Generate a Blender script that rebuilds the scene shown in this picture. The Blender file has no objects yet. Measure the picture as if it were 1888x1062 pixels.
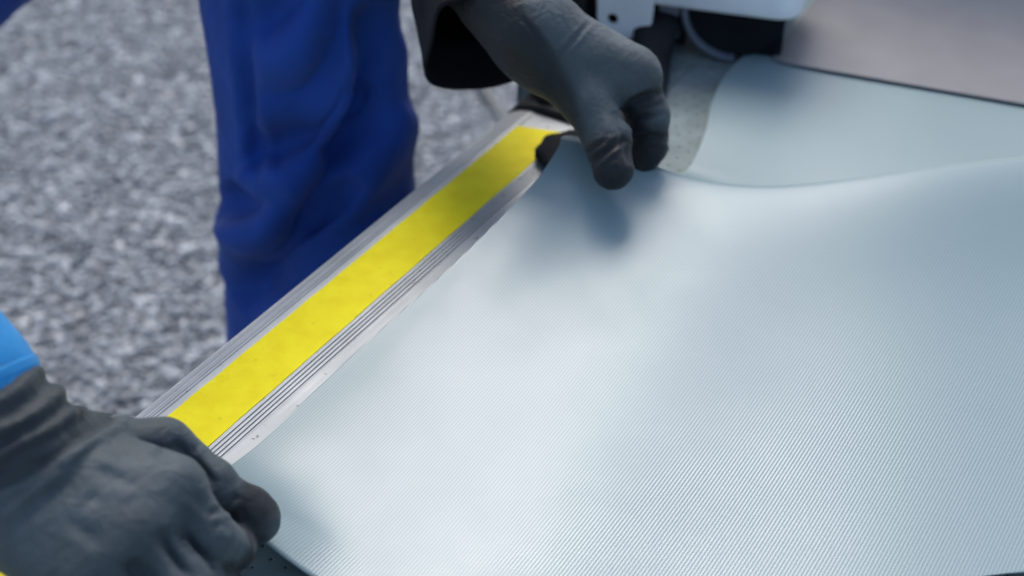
import bpy, math, random
import numpy as np
from mathutils import Vector, Matrix

random.seed(7); rng = np.random.default_rng(7)
scene = bpy.context.scene
C = scene.collection

# ------------------------------------------------------------------ camera
CAM_H, TZ, PITCH, FPX = 1.457, 0.75, math.radians(37), 2594.0     # camera height, table height
cam_d = bpy.data.cameras.new('camera'); cam = bpy.data.objects.new('camera', cam_d); C.objects.link(cam)
cam.location = (0, 0, CAM_H); cam.rotation_euler = (math.radians(90) - PITCH, 0, 0)
cam_d.sensor_width = 36; cam_d.lens = FPX / 1888 * 36
cam_d.clip_start = 0.02; cam_d.clip_end = 2000
cam_d.dof.use_dof = True; cam_d.dof.focus_distance = 1.03; cam_d.dof.aperture_fstop = 3.8
scene.camera = cam

# ------------------------------------------------------------------ sky, sun, exposure
SUN_EL, SUN_AZ = math.radians(49), math.radians(-8)      # azimuth from +Y towards +X
w = bpy.data.worlds.new('World'); scene.world = w; w.use_nodes = True
nt = w.node_tree; bg = nt.nodes['Background']
sky = nt.nodes.new('ShaderNodeTexSky'); sky.sky_type = 'NISHITA'; sky.sun_disc = False
sky.sun_elevation = SUN_EL; sky.sun_rotation = SUN_AZ; sky.air_density = 1.0; sky.dust_density = 2.5; sky.ozone_density = 1.0
nt.links.new(sky.outputs[0], bg.inputs[0]); bg.inputs[1].default_value = 0.15
sl = bpy.data.lights.new('sun', 'SUN'); sl.energy = 1.4; sl.angle = math.radians(32.0); sl.color = (1.0, 0.985, 0.96)
so = bpy.data.objects.new('sun', sl); C.objects.link(so)
sdir = Vector((math.sin(SUN_AZ) * math.cos(SUN_EL), math.cos(SUN_AZ) * math.cos(SUN_EL), math.sin(SUN_EL)))
so.rotation_euler = sdir.to_track_quat('Z', 'Y').to_euler(); so.location = sdir * 8
scene.view_settings.view_transform = 'Standard'; scene.view_settings.look = 'None'
scene.view_settings.gamma = 1.0; scene.view_settings.use_curve_mapping = False
scene.view_settings.exposure = 0.67

# ------------------------------------------------------------------ helpers: places
def P(x, y, z):
    """point at height z that the measured picture point (x, y) stands for"""
    r = (x - 944) / FPX; u = (531 - y) / FPX
    d = np.array([r, math.cos(PITCH) + u * math.sin(PITCH), -math.sin(PITCH) + u * math.cos(PITCH)])
    return np.array([0, 0, CAM_H]) + d * ((z - CAM_H) / d[2])
def PY(x, y, Y):
    r = (x - 944) / FPX; u = (531 - y) / FPX
    d = np.array([r, math.cos(PITCH) + u * math.sin(PITCH), -math.sin(PITCH) + u * math.cos(PITCH)])
    return np.array([0, 0, CAM_H]) + d * (Y / d[1])
TO = np.array([-0.2593, 0.7750, TZ]); TU = np.array([0.52589, 0.85055, 0.0]); TN = np.array([0.85055, -0.52589, 0.0])
def T(a, b, z=0.0):
    """table frame: a along its long edge, b across it, z above the table top"""
    return TO + TU * a + TN * b + np.array([0, 0, z])
def TA(A, B, Z):
    return TO[None, :] + np.outer(A, TU) + np.outer(B, TN) + np.outer(Z, [0, 0, 1.0])
def tab(p):
    q = np.asarray(p) - TO
    return float(q @ TU), float(q @ TN), float(q[2])

# ------------------------------------------------------------------ helpers: objects
def tag(o, label=None, cat=None, group=None, kind=None):
    if label: o['label'] = label
    if cat: o['category'] = cat
    if group: o['group'] = group
    if kind: o['kind'] = kind
    return o
def empty(name, loc=(0, 0, 0)):
    o = bpy.data.objects.new(name, None); o.location = loc; o.empty_display_size = 0.05; C.objects.link(o); return o
def mesh_obj(name, V, F, mat=None, parent=None, smooth=True, attrs=None):
    me = bpy.data.meshes.new(name)
    V = np.asarray(V, float)
    if parent is not None:
        V = V - np.array(world_loc(parent))
    me.from_pydata(V.tolist(), [], F if isinstance(F, list) else np.asarray(F).tolist())
    if smooth: me.polygons.foreach_set('use_smooth', [True] * len(me.polygons))
    if attrs:
        for k, vals in attrs.items():
            a = me.attributes.new(k, 'FLOAT', 'POINT'); a.data.foreach_set('value', np.asarray(vals, np.float32))
    me.update()
    o = bpy.data.objects.new(name, me); C.objects.link(o)
    if mat: me.materials.append(mat)
    if parent is not None: o.parent = parent
    return o
def world_loc(o):
    v = Vector(o.location)
    while o.parent: o = o.parent; v = v + o.location
    return v
def bevel(o, w=0.002, seg=2):
    m = o.modifiers.new('bevel', 'BEVEL'); m.width = w; m.segments = seg; m.limit_method = 'ANGLE'; m.angle_limit = math.radians(40)
    return o
def tbox(a0, a1, b0, b1, z0, z1):
    V = [T(a, b, z) for z in (z0, z1) for (a, b) in ((a0, b0), (a0, b1), (a1, b1), (a1, b0))]
    F = [(0, 1, 2, 3), (7, 6, 5, 4), (0, 4, 5, 1), (1, 5, 6, 2), (2, 6, 7, 3), (3, 7, 4, 0)]
    return V, F
def add(lst, VF):
    V, F = lst; n = len(V); V.extend(VF[0]); F.extend([tuple(i + n for i in f) for f in VF[1]])
def prism(poly, o, ex, ey, ez, d):
    """polygon in the plane ex,ey at o, extruded by d along ez"""
    n = len(poly)
    V = [o + ex * x + ey * y for x, y in poly] + [o + ex * x + ey * y + ez * d for x, y in poly]
    F = [tuple(range(n)), tuple(range(2 * n - 1, n - 1, -1))] + [(i, i + n, (i + 1) % n + n, (i + 1) % n) for i in range(n)]
    return V, F
def catmull(pts, n):
    pts = np.asarray(pts, float); m = len(pts)
    ext = np.vstack([2 * pts[0] - pts[1], pts, 2 * pts[-1] - pts[-2]])
    out = []
    for t in np.linspace(0, m - 1, n):
        i = min(int(t), m - 2); f = t - i
        p0, p1, p2, p3 = ext[i], ext[i + 1], ext[i + 2], ext[i + 3]
        out.append(0.5 * ((2 * p1) + (-p0 + p2) * f + (2 * p0 - 5 * p1 + 4 * p2 - p3) * f * f + (-p0 + 3 * p1 - 3 * p2 + p3) * f ** 3))
    return np.array(out)
def tube(centers, radii, nr=40, ns=32, ref=(1, 0, 0), cap=(True, True), disp=None):
    """tube with elliptical rings; disp(points, ring t, angle) -> metres outwards. Returns V, F"""
    c = catmull(centers, nr); r = catmull(radii, nr); ref = np.array(ref, float)
    t = np.gradient(c, axis=0); t /= np.linalg.norm(t, axis=1)[:, None]
    x = ref[None] - t * (t @ ref)[:, None]; x /= np.linalg.norm(x, axis=1)[:, None]; y = np.cross(t, x)
    th = np.linspace(0, 2 * math.pi, ns, endpoint=False)
    D = x[:, None] * (np.cos(th)[None, :, None] * r[:, 0, None, None]) + y[:, None] * (np.sin(th)[None, :, None] * r[:, 1, None, None])
    V = (c[:, None] + D).reshape(-1, 3); D = D.reshape(-1, 3)
    if disp:
        V = V + D / np.linalg.norm(D, axis=1)[:, None] * disp(V, np.repeat(np.linspace(0, 1, nr), ns), np.tile(th, nr))[:, None]
    F = []
    for i in range(nr - 1):
        for k in range(ns):
            F.append((i * ns + k, i * ns + (k + 1) % ns, (i + 1) * ns + (k + 1) % ns, (i + 1) * ns + k))
    if cap[0]: F.append(tuple(range(ns - 1, -1, -1)))
    if cap[1]: F.append(tuple((nr - 1) * ns + k for k in range(ns)))
    return list(V), F

# ------------------------------------------------------------------ helpers: signed-distance bodies
def rcone(G, a, b, ra, rb):
    a = np.asarray(a, np.float32); b = np.asarray(b, np.float32)
    ab = b - a; L2 = float(ab @ ab)
    t = np.clip(((G - a) @ ab) / L2, 0, 1)
    return np.linalg.norm(G - (a + t[..., None] * ab), axis=-1) - (ra + (rb - ra) * t)
def smin(x, y, k):
    h = np.clip(0.5 + 0.5 * (y - x) / k, 0, 1)
    return y * (1 - h) + x * h - k * h * (1 - h)
def surface_nets(f, lo, vox):
    nx, ny, nz = f.shape
    s = f < 0
    cnt = np.zeros((nx - 1, ny - 1, nz - 1), np.int8); acc = np.zeros((nx - 1, ny - 1, nz - 1, 3), np.float32)
    cor = [(i, j, k) for i in (0, 1) for j in (0, 1) for k in (0, 1)]
    def sub(a, c): return a[c[0]:c[0] + nx - 1, c[1]:c[1] + ny - 1, c[2]:c[2] + nz - 1]
    for c0 in cor:
        for ax in range(3):
            if c0[ax]: continue
            c1 = list(c0); c1[ax] = 1; c1 = tuple(c1)
            f0, f1 = sub(f, c0), sub(f, c1); cross = sub(s, c0) != sub(s, c1)
            t = np.where(cross, f0 / np.where(cross, f0 - f1, 1), 0)
            cnt += cross
            for q in range(3):
                acc[..., q] += np.where(cross, (t if q == ax else c0[q]), 0)
    act = cnt > 0
    idx = -np.ones(act.shape, np.int64); idx[act] = np.arange(act.sum())
    ijk = np.argwhere(act)
    V = lo + (ijk + acc[act] / cnt[act][:, None]) * vox
    Q = []
    for ax in range(3):
        sl0 = [slice(None)] * 3; sl1 = [slice(None)] * 3
        sl0[ax] = slice(0, -1); sl1[ax] = slice(1, None)
        cross = s[tuple(sl0)] != s[tuple(sl1)]; ins = s[tuple(sl0)]
        o1, o2 = [q for q in range(3) if q != ax]
        e = np.argwhere(cross); e = e[(e[:, o1] > 0) & (e[:, o2] > 0)]
        e = e[(e[:, o1] < f.shape[o1] - 1) & (e[:, o2] < f.shape[o2] - 1)]
        def at(d1, d2):
            g = e.copy(); g[:, o1] += d1; g[:, o2] += d2
            return idx[g[:, 0], g[:, 1], g[:, 2]]
        q = np.stack([at(-1, -1), at(0, -1), at(0, 0), at(-1, 0)], 1)
        flip = ins[e[:, 0], e[:, 1], e[:, 2]]
        if ax == 1: flip = ~flip
        q[~flip] = q[~flip][:, ::-1]
        Q.append(q)
    return V, np.vstack(Q)
def sdf_mesh(fn, lo, hi, vox, relax=2):
    lo = np.asarray(lo, np.float32); hi = np.asarray(hi, np.float32)
    n = np.ceil((hi - lo) / vox).astype(int) + 1
    ax = [lo[i] + np.arange(n[i], dtype=np.float32) * vox for i in range(3)]
    G = np.stack(np.meshgrid(*ax, indexing='ij'), -1)
    f = fn(G)
    V, F = surface_nets(f, lo, vox)
    # relax
    E = np.vstack([F[:, [0, 1]], F[:, [1, 2]], F[:, [2, 3]], F[:, [3, 0]]])
    for _ in range(relax):
        S = np.zeros_like(V); c = np.zeros(len(V))
        for x in range(3):
            S[:, x] = np.bincount(E[:, 0], V[E[:, 1], x], len(V)) + np.bincount(E[:, 1], V[E[:, 0], x], len(V))
        c = np.bincount(E[:, 0], minlength=len(V)) + np.bincount(E[:, 1], minlength=len(V))
        V = V * 0.5 + 0.5 * S / np.maximum(c, 1)[:, None]
    return V, F
def normals(V, F):
    n = np.cross(V[F[:, 2]] - V[F[:, 0]], V[F[:, 3]] - V[F[:, 1]])
    N = np.zeros_like(V)
    for k in range(4):
        for x in range(3): N[:, x] += np.bincount(F[:, k], n[:, x], len(V))
    return N / np.maximum(np.linalg.norm(N, axis=1), 1e-12)[:, None]
def seg_dist(X, pts):
    """distance of 2-D or 3-D points X to a polyline"""
    pts = np.asarray(pts, float); d = np.full(len(X), 9.0)
    for a, b in zip(pts[:-1], pts[1:]):
        ab = b - a; t = np.clip(((X - a) @ ab) / (ab @ ab), 0, 1)
        d = np.minimum(d, np.linalg.norm(X - (a + t[:, None] * ab), axis=1))
    return d
def sstep(x, a, b):
    t = np.clip((x - a) / (b - a), 0, 1); return t * t * (3 - 2 * t)
def wobble(V, scale, seed, octaves=3):
    r = np.random.default_rng(seed); out = np.zeros(len(V)); amp = 1.0
    for o in range(octaves):
        for _ in range(5):
            d = r.normal(size=3); d /= np.linalg.norm(d)
            out += amp * np.sin((V @ d) * 2 * math.pi / scale * r.uniform(.7, 1.4) + r.uniform(0, 6.28)) / 5
        scale *= 0.5; amp *= 0.55
    return out

# ------------------------------------------------------------------ materials
def mat(name, base, rough=0.6, metal=0.0, spec=0.5):
    m = bpy.data.materials.new(name); m.use_nodes = True
    b = m.node_tree.nodes['Principled BSDF']
    b.inputs['Base Color'].default_value = (*base, 1); b.inputs['Roughness'].default_value = rough
    b.inputs['Metallic'].default_value = metal; b.inputs['Specular IOR Level'].default_value = spec
    return m, m.node_tree, b
def node(nt, t, **k):
    n = nt.nodes.new(t)
    for kk, v in k.items():
        if kk.startswith('i_'): n.inputs[int(kk[2:]) if kk[2:].isdigit() else kk[2:].replace('_', ' ')].default_value = v
        else: setattr(n, kk, v)
    return n
def noise_col(nt, b, c0, c1, scale, detail=4, lo=0.35, hi=0.65, coord='Object', vec=None):
    tc = node(nt, 'ShaderNodeTexCoord'); n = node(nt, 'ShaderNodeTexNoise'); n.inputs['Scale'].default_value = scale; n.inputs['Detail'].default_value = detail
    if vec is not None:
        mp = node(nt, 'ShaderNodeMapping'); mp.inputs['Rotation'].default_value = vec[0]; mp.inputs['Scale'].default_value = vec[1]
        nt.links.new(tc.outputs[coord], mp.inputs[0]); nt.links.new(mp.outputs[0], n.inputs['Vector'])
    else: nt.links.new(tc.outputs[coord], n.inputs['Vector'])
    r = node(nt, 'ShaderNodeValToRGB'); r.color_ramp.elements[0].position = lo; r.color_ramp.elements[1].position = hi
    r.color_ramp.elements[0].color = (*c0, 1); r.color_ramp.elements[1].color = (*c1, 1)
    nt.links.new(n.outputs[0], r.inputs[0]); nt.links.new(r.outputs[0], b.inputs['Base Color'])
    return n, r, tc
def bump(nt, b, src, strength=0.3, dist=0.001, prev=None):
    bp = node(nt, 'ShaderNodeBump'); bp.inputs['Strength'].default_value = strength; bp.inputs['Distance'].default_value = dist
    nt.links.new(src, bp.inputs['Height'])
    if prev: nt.links.new(prev.outputs[0], bp.inputs['Normal'])
    nt.links.new(bp.outputs[0], b.inputs['Normal']); return bp
EDGE_ROT = math.atan2(TU[1], TU[0])       # heading of the table edge

def m_fabric(name, c0, c1, rough=0.85, sheen=0.15, weave=1400, noise_scale=9):
    m, nt, b = mat(name, c0, rough, spec=0.25)
    noise_col(nt, b, c0, c1, noise_scale, 5)
    b.inputs['Sheen Weight'].default_value = sheen; b.inputs['Sheen Roughness'].default_value = 0.5
    tc = node(nt, 'ShaderNodeTexCoord'); n1 = node(nt, 'ShaderNodeTexNoise'); n1.inputs['Scale'].default_value = weave; n1.inputs['Detail'].default_value = 2
    nt.links.new(tc.outputs['Object'], n1.inputs['Vector'])
    p1 = bump(nt, b, n1.outputs[0], 0.5, 0.0006)
    n2 = node(nt, 'ShaderNodeTexNoise'); n2.inputs['Scale'].default_value = 60; n2.inputs['Detail'].default_value = 4
    nt.links.new(tc.outputs['Object'], n2.inputs['Vector'])
    bump(nt, b, n2.outputs[0], 0.35, 0.003, p1)
    return m
M = {}
M['trousers'] = m_fabric('blue_workwear_cloth', (0.010, 0.050, 0.25), (0.014, 0.064, 0.31), 0.8, 0.05, 1500, 14)
M['jacket_shaded'] = m_fabric('shaded_jacket_cloth', (0.004, 0.0047, 0.007), (0.006, 0.007, 0.011), 0.85, 0.02, 1500, 14)  # jacket cloth darkened: the far sleeve's shade is in the colour
M['jacket_sunlit'] = m_fabric('sunlit_jacket_cloth', (0.02, 0.22, 0.50), (0.03, 0.26, 0.56), 0.8, 0.1, 1400, 20)  # same jacket, lighter: sunlight on the near sleeve is in the colour
M['skin'] = mat('skin', (0.45, 0.26, 0.19), 0.55)[0]
M['hair'] = mat('hair', (0.03, 0.02, 0.015), 0.6)[0]
M['boot'] = mat('boot_leather', (0.02, 0.02, 0.022), 0.5)[0]

# glove: knitted back, dark rubber-coated palm and fingertips (the coat attribute says where; it also holds painted shade on the left palm)
def m_glove():
    m, nt, b = mat('coated_work_glove', (0.04, 0.05, 0.055), 0.8, spec=0.3)
    at = node(nt, 'ShaderNodeAttribute', attribute_name='coat_shade')
    tc = node(nt, 'ShaderNodeTexCoord')
    n = node(nt, 'ShaderNodeTexNoise'); n.inputs['Scale'].default_value = 22; n.inputs['Detail'].default_value = 6; n.inputs['Roughness'].default_value = 0.65
    nt.links.new(tc.outputs['Object'], n.inputs['Vector'])
    r = node(nt, 'ShaderNodeValToRGB'); r.color_ramp.elements[0].position = 0.3; r.color_ramp.elements[1].position = 0.7
    r.color_ramp.elements[0].color = (0.036, 0.048, 0.053, 1); r.color_ramp.elements[1].color = (0.074, 0.094, 0.102, 1)
    nt.links.new(n.outputs[0], r.inputs[0])
    mx = node(nt, 'ShaderNodeMix', data_type='RGBA'); mx.inputs[7].default_value = (0.009, 0.010, 0.012, 1)
    nt.links.new(at.outputs['Fac'], mx.inputs[0]); nt.links.new(r.outputs[0], mx.inputs[6]); ak = node(nt, 'ShaderNodeAttribute', attribute_name='knit'); mk = node(nt, 'ShaderNodeMix', data_type='RGBA'); mk.inputs[7].default_value = (0.030, 0.038, 0.042, 1)
    nt.links.new(ak.outputs['Fac'], mk.inputs[0]); nt.links.new(mx.outputs[2], mk.inputs[6]); nt.links.new(mk.outputs[2], b.inputs['Base Color'])
    mr = node(nt, 'ShaderNodeMapRange'); mr.inputs[3].default_value = 0.6; mr.inputs[4].default_value = 0.5
    nt.links.new(at.outputs['Fac'], mr.inputs[0]); nt.links.new(mr.outputs[0], b.inputs['Roughness'])
    n1 = node(nt, 'ShaderNodeTexNoise'); n1.inputs['Scale'].default_value = 900; n1.inputs['Detail'].default_value = 3
    nt.links.new(tc.outputs['Object'], n1.inputs['Vector'])
    p1 = bump(nt, b, n1.outputs[0], 0.55, 0.0007)
    n2 = node(nt, 'ShaderNodeTexNoise'); n2.inputs['Scale'].default_value = 85; n2.inputs['Detail'].default_value = 5; n2.inputs['Distortion'].default_value = 1.2
    nt.links.new(tc.outputs['Object'], n2.inputs['Vector'])
    p2 = bump(nt, b, n2.outputs[0], 0.5, 0.003, p1)
    n3 = node(nt, 'ShaderNodeTexNoise'); n3.noise_type = 'RIDGED_MULTIFRACTAL'; n3.inputs['Scale'].default_value = 26; n3.inputs['Detail'].default_value = 3; n3.inputs['Distortion'].default_value = 0.8
    mp = node(nt, 'ShaderNodeMapping'); mp.inputs['Rotation'].default_value = (0.4, 0.3, 0.9); mp.inputs['Scale'].default_value = (0.45, 1.5, 1.0)
    nt.links.new(tc.outputs['Object'], mp.inputs[0]); nt.links.new(mp.outputs[0], n3.inputs['Vector'])
    bump(nt, b, n3.outputs[0], 0.28, 0.004, p2)
    b.inputs['Sheen Weight'].default_value = 0.08
    return m
M['glove'] = m_glove()
M['cuff'] = m_fabric('black_knit_cuff', (0.018, 0.022, 0.026), (0.03, 0.035, 0.04), 0.9, 0.1, 1100, 40)

def m_alu():
    m, nt, b = mat('worn_aluminium', (0.5, 0.51, 0.50), 0.5, 0.3, 0.3)
    n, r, tc = noise_col(nt, b, (0.31, 0.325, 0.32), (0.44, 0.455, 0.45), 14, 6, 0.3, 0.7)
    mp = node(nt, 'ShaderNodeMapping'); mp.inputs['Rotation'].default_value = (0, 0, -EDGE_ROT); 
    sc = node(nt, 'ShaderNodeMapping'); sc.inputs['Scale'].default_value = (8, 900, 60)
    nt.links.new(tc.outputs['Object'], mp.inputs[0]); nt.links.new(mp.outputs[0], sc.inputs[0])
    n2 = node(nt, 'ShaderNodeTexNoise'); n2.inputs['Scale'].default_value = 1.0; n2.inputs['Detail'].default_value = 5
    nt.links.new(sc.outputs[0], n2.inputs['Vector'])
    mr = node(nt, 'ShaderNodeMapRange'); mr.inputs[1].default_value = 0.3; mr.inputs[2].default_value = 0.7; mr.inputs[3].default_value = 0.45; mr.inputs[4].default_value = 0.62
    nt.links.new(n2.outputs[0], mr.inputs[0]); nt.links.new(mr.outputs[0], b.inputs['Roughness'])
    bump(nt, b, n2.outputs[0], 0.12, 0.0006)
    v = node(nt, 'ShaderNodeTexNoise'); v.inputs['Scale'].default_value = 170; v.inputs['Detail'].default_value = 3; nt.links.new(tc.outputs['Object'], v.inputs['Vector'])
    ms = node(nt, 'ShaderNodeMapRange'); ms.inputs[1].default_value = 0.68; ms.inputs[2].default_value = 0.76; nt.links.new(v.outputs[0], ms.inputs[0])
    mx = node(nt, 'ShaderNodeMix', data_type='RGBA'); mx.inputs[7].default_value = (0.12, 0.12, 0.115, 1)
    nt.links.new(ms.outputs[0], mx.inputs[0]); nt.links.new(r.outputs[0], mx.inputs[6]); nt.links.new(mx.outputs[2], b.inputs['Base Color'])
    return m
M['alu'] = m_alu()
def m_tape():
    m, nt, b = mat('yellow_tape', (0.86, 0.70, 0.012), 0.6, spec=0.12)
    n, r, tc = noise_col(nt, b, (0.81, 0.645, 0.005), (0.88, 0.735, 0.012), 55, 6, 0.3, 0.62)
    n1 = node(nt, 'ShaderNodeTexNoise'); n1.inputs['Scale'].default_value = 260; n1.inputs['Detail'].default_value = 4
    nt.links.new(tc.outputs['Object'], n1.inputs['Vector']); p1 = bump(nt, b, n1.outputs[0], 0.3, 0.0006)
    bump(nt, b, n.outputs[0], 0.3, 0.0012, p1)
    v = node(nt, 'ShaderNodeTexNoise'); v.inputs['Scale'].default_value = 120; v.inputs['Detail'].default_value = 4; nt.links.new(tc.outputs['Object'], v.inputs['Vector'])
    ms = node(nt, 'ShaderNodeMapRange'); ms.inputs[1].default_value = 0.66; ms.inputs[2].default_value = 0.80; ms.inputs[4].default_value = 0.6; nt.links.new(v.outputs[0], ms.inputs[0])
    mx = node(nt, 'ShaderNodeMix', data_type='RGBA'); mx.inputs[7].default_value = (0.45, 0.36, 0.02, 1)
    nt.links.new(ms.outputs[0], mx.inputs[0]); nt.links.new(r.outputs[0], mx.inputs[6])
    v2 = node(nt, 'ShaderNodeTexNoise'); v2.inputs['Scale'].default_value = 60; v2.inputs['Detail'].default_value = 5; nt.links.new(tc.outputs['Object'], v2.inputs['Vector'])
    m2 = node(nt, 'ShaderNodeMapRange'); m2.inputs[1].default_value = 0.72; m2.inputs[2].default_value = 0.76; m2.inputs[4].default_value = 0.5; nt.links.new(v2.outputs[0], m2.inputs[0])
    mx2 = node(nt, 'ShaderNodeMix', data_type='RGBA'); mx2.inputs[7].default_value = (0.85, 0.80, 0.35, 1)
    nt.links.new(m2.outputs[0], mx2.inputs[0]); nt.links.new(mx.outputs[2], mx2.inputs[6]); nt.links.new(mx2.outputs[2], b.inputs['Base Color'])
    return m
M['tape'] = m_tape()
def m_table():
    m, nt, b = mat('perforated_table_top', (0.30, 0.36, 0.35), 0.65, 0.0, 0.25)
    tc = node(nt, 'ShaderNodeTexCoord')
    n = node(nt, 'ShaderNodeTexNoise'); n.inputs['Scale'].default_value = 35; n.inputs['Detail'].default_value = 8
    nt.links.new(tc.outputs['Object'], n.inputs['Vector'])
    r = node(nt, 'ShaderNodeValToRGB'); r.color_ramp.elements[0].position = 0.3; r.color_ramp.elements[1].position = 0.7
    r.color_ramp.elements[0].color = (0.13, 0.165, 0.165, 1); r.color_ramp.elements[1].color = (0.20, 0.25, 0.245, 1)
    nt.links.new(n.outputs[0], r.inputs[0])
    mp = node(nt, 'ShaderNodeMapping'); mp.inputs['Rotation'].default_value = (0, 0, -EDGE_ROT + 0.3)
    nt.links.new(tc.outputs['Object'], mp.inputs[0])
    v = node(nt, 'ShaderNodeTexVoronoi'); v.voronoi_dimensions = '2D'; v.inputs['Scale'].default_value = 70; v.inputs['Randomness'].default_value = 0.35
    nt.links.new(mp.outputs[0], v.inputs['Vector'])
    lt = node(nt, 'ShaderNodeMath', operation='LESS_THAN'); lt.inputs[1].default_value = 0.075
    nt.links.new(v.outputs['Distance'], lt.inputs[0])
    mx = node(nt, 'ShaderNodeMix', data_type='RGBA'); mx.inputs[7].default_value = (0.03, 0.035, 0.036, 1)
    nt.links.new(lt.outputs[0], mx.inputs[0]); nt.links.new(r.outputs[0], mx.inputs[6]); nt.links.new(mx.outputs[2], b.inputs['Base Color'])
    mr = node(nt, 'ShaderNodeMapRange'); mr.inputs[1].default_value = 0.06; mr.inputs[2].default_value = 0.15
    nt.links.new(v.outputs['Distance'], mr.inputs[0])
    bump(nt, b, mr.outputs[0], 0.6, 0.001)
    return m
M['table'] = m_table()
def m_film():
    m, nt, b = mat('frosted_ribbed_film', (0.25, 0.335, 0.345), 0.38, spec=0.5)
    at = node(nt, 'ShaderNodeAttribute', attribute_name='rib')      # distance across the film in metres
    ml = node(nt, 'ShaderNodeMath', operation='MULTIPLY'); ml.inputs[1].default_value = 2 * math.pi / 0.0024
    nt.links.new(at.outputs['Fac'], ml.inputs[0])
    tc = node(nt, 'ShaderNodeTexCoord')
    nz = node(nt, 'ShaderNodeTexNoise'); nz.inputs['Scale'].default_value = 6; nz.inputs['Detail'].default_value = 2
    nt.links.new(tc.outputs['Object'], nz.inputs['Vector'])
    na = node(nt, 'ShaderNodeMath', operation='MULTIPLY_ADD'); na.inputs[1].default_value = 2.0
    nt.links.new(nz.outputs[0], na.inputs[0]); nt.links.new(ml.outputs[0], na.inputs[2])
    sn = node(nt, 'ShaderNodeMath', operation='SINE'); nt.links.new(na.outputs[0], sn.inputs[0])
    p1 = bump(nt, b, sn.outputs[0], 1.0, 0.000010)
    n2 = node(nt, 'ShaderNodeTexNoise'); n2.inputs['Scale'].default_value = 400; n2.inputs['Detail'].default_value = 3
    nt.links.new(tc.outputs['Object'], n2.inputs['Vector'])
    bump(nt, b, n2.outputs[0], 0.12, 0.0005, p1)
    # the rib crests are polished, the grooves between them stay matt
    sp = node(nt, 'ShaderNodeMapRange'); sp.inputs[1].default_value = -0.55; sp.inputs[2].default_value = 0.45; sp.inputs[3].default_value = 0.10; sp.inputs[4].default_value = 1.05
    nt.links.new(sn.outputs[0], sp.inputs[0]); nt.links.new(sp.outputs[0], b.inputs['Specular IOR Level'])
    n3 = node(nt, 'ShaderNodeTexNoise'); n3.inputs['Scale'].default_value = 11; n3.inputs['Detail'].default_value = 7; n3.inputs['Roughness'].default_value = 0.7
    nt.links.new(tc.outputs['Object'], n3.inputs['Vector'])
    mr = node(nt, 'ShaderNodeMapRange'); mr.inputs[1].default_value = 0.3; mr.inputs[2].default_value = 0.7; mr.inputs[3].default_value = 0.29; mr.inputs[4].default_value = 0.37
    nt.links.new(n3.outputs[0], mr.inputs[0]); nt.links.new(mr.outputs[0], b.inputs['Roughness'])
    tr = node(nt, 'ShaderNodeBsdfTranslucent'); tr.inputs[0].default_value = (0.42, 0.54, 0.58, 1)
    mx = node(nt, 'ShaderNodeMixShader'); mx.inputs[0].default_value = 0.18
    out = nt.nodes['Material Output']
    nt.links.new(b.outputs[0], mx.inputs[1]); nt.links.new(tr.outputs[0], mx.inputs[2]); nt.links.new(mx.outputs[0], out.inputs[0])
    return m
M['film'] = m_film()
def m_paint(name, c, rough=0.4, var=0.06, spec=0.5, metal=0.0, scale=20):
    m, nt, b = mat(name, c, rough, metal, spec)
    n, r, tc = noise_col(nt, b, tuple(x * (1 - var) for x in c), tuple(min(1, x * (1 + var)) for x in c), scale, 6)
    bump(nt, b, n.outputs[0], 0.08, 0.001)
    return m
M['white'] = m_paint('white_powder_coat', (0.78, 0.80, 0.84), 0.38)
M['mauve'] = m_paint('mauve_grey_housing', (0.205, 0.196, 0.200), 0.3)
M['black'] = m_paint('black_plastic', (0.009, 0.010, 0.012), 0.5, 0.2, 0.25)
M['rubber'] = m_paint('dark_roller_rubber', (0.010, 0.012, 0.015), 0.8, 0.2, 0.06)
M['steel'] = m_paint('blue_grey_steel', (0.20, 0.23, 0.29), 0.35, 0.1, 0.5, 0.4)
M['frame'] = m_paint('grey_frame_paint', (0.22, 0.23, 0.24), 0.45)
def m_ground():
    m, nt, b = mat('stone_chip_ground', (0.2, 0.21, 0.22), 0.9, spec=0.2)
    tc = node(nt, 'ShaderNodeTexCoord'); v = node(nt, 'ShaderNodeTexVoronoi'); v.inputs['Scale'].default_value = 75
    nt.links.new(tc.outputs['Object'], v.inputs['Vector'])
    r = node(nt, 'ShaderNodeValToRGB'); r.color_ramp.elements[0].color = (0.20, 0.207, 0.212, 1); r.color_ramp.elements[1].color = (0.36, 0.37, 0.375, 1)
    nt.links.new(v.outputs['Color'], r.inputs[0]); nt.links.new(r.outputs[0], b.inputs['Base Color'])
    bump(nt, b, v.outputs['Distance'], 0.6, 0.01)
    return m
M['ground'] = m_ground()
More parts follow.
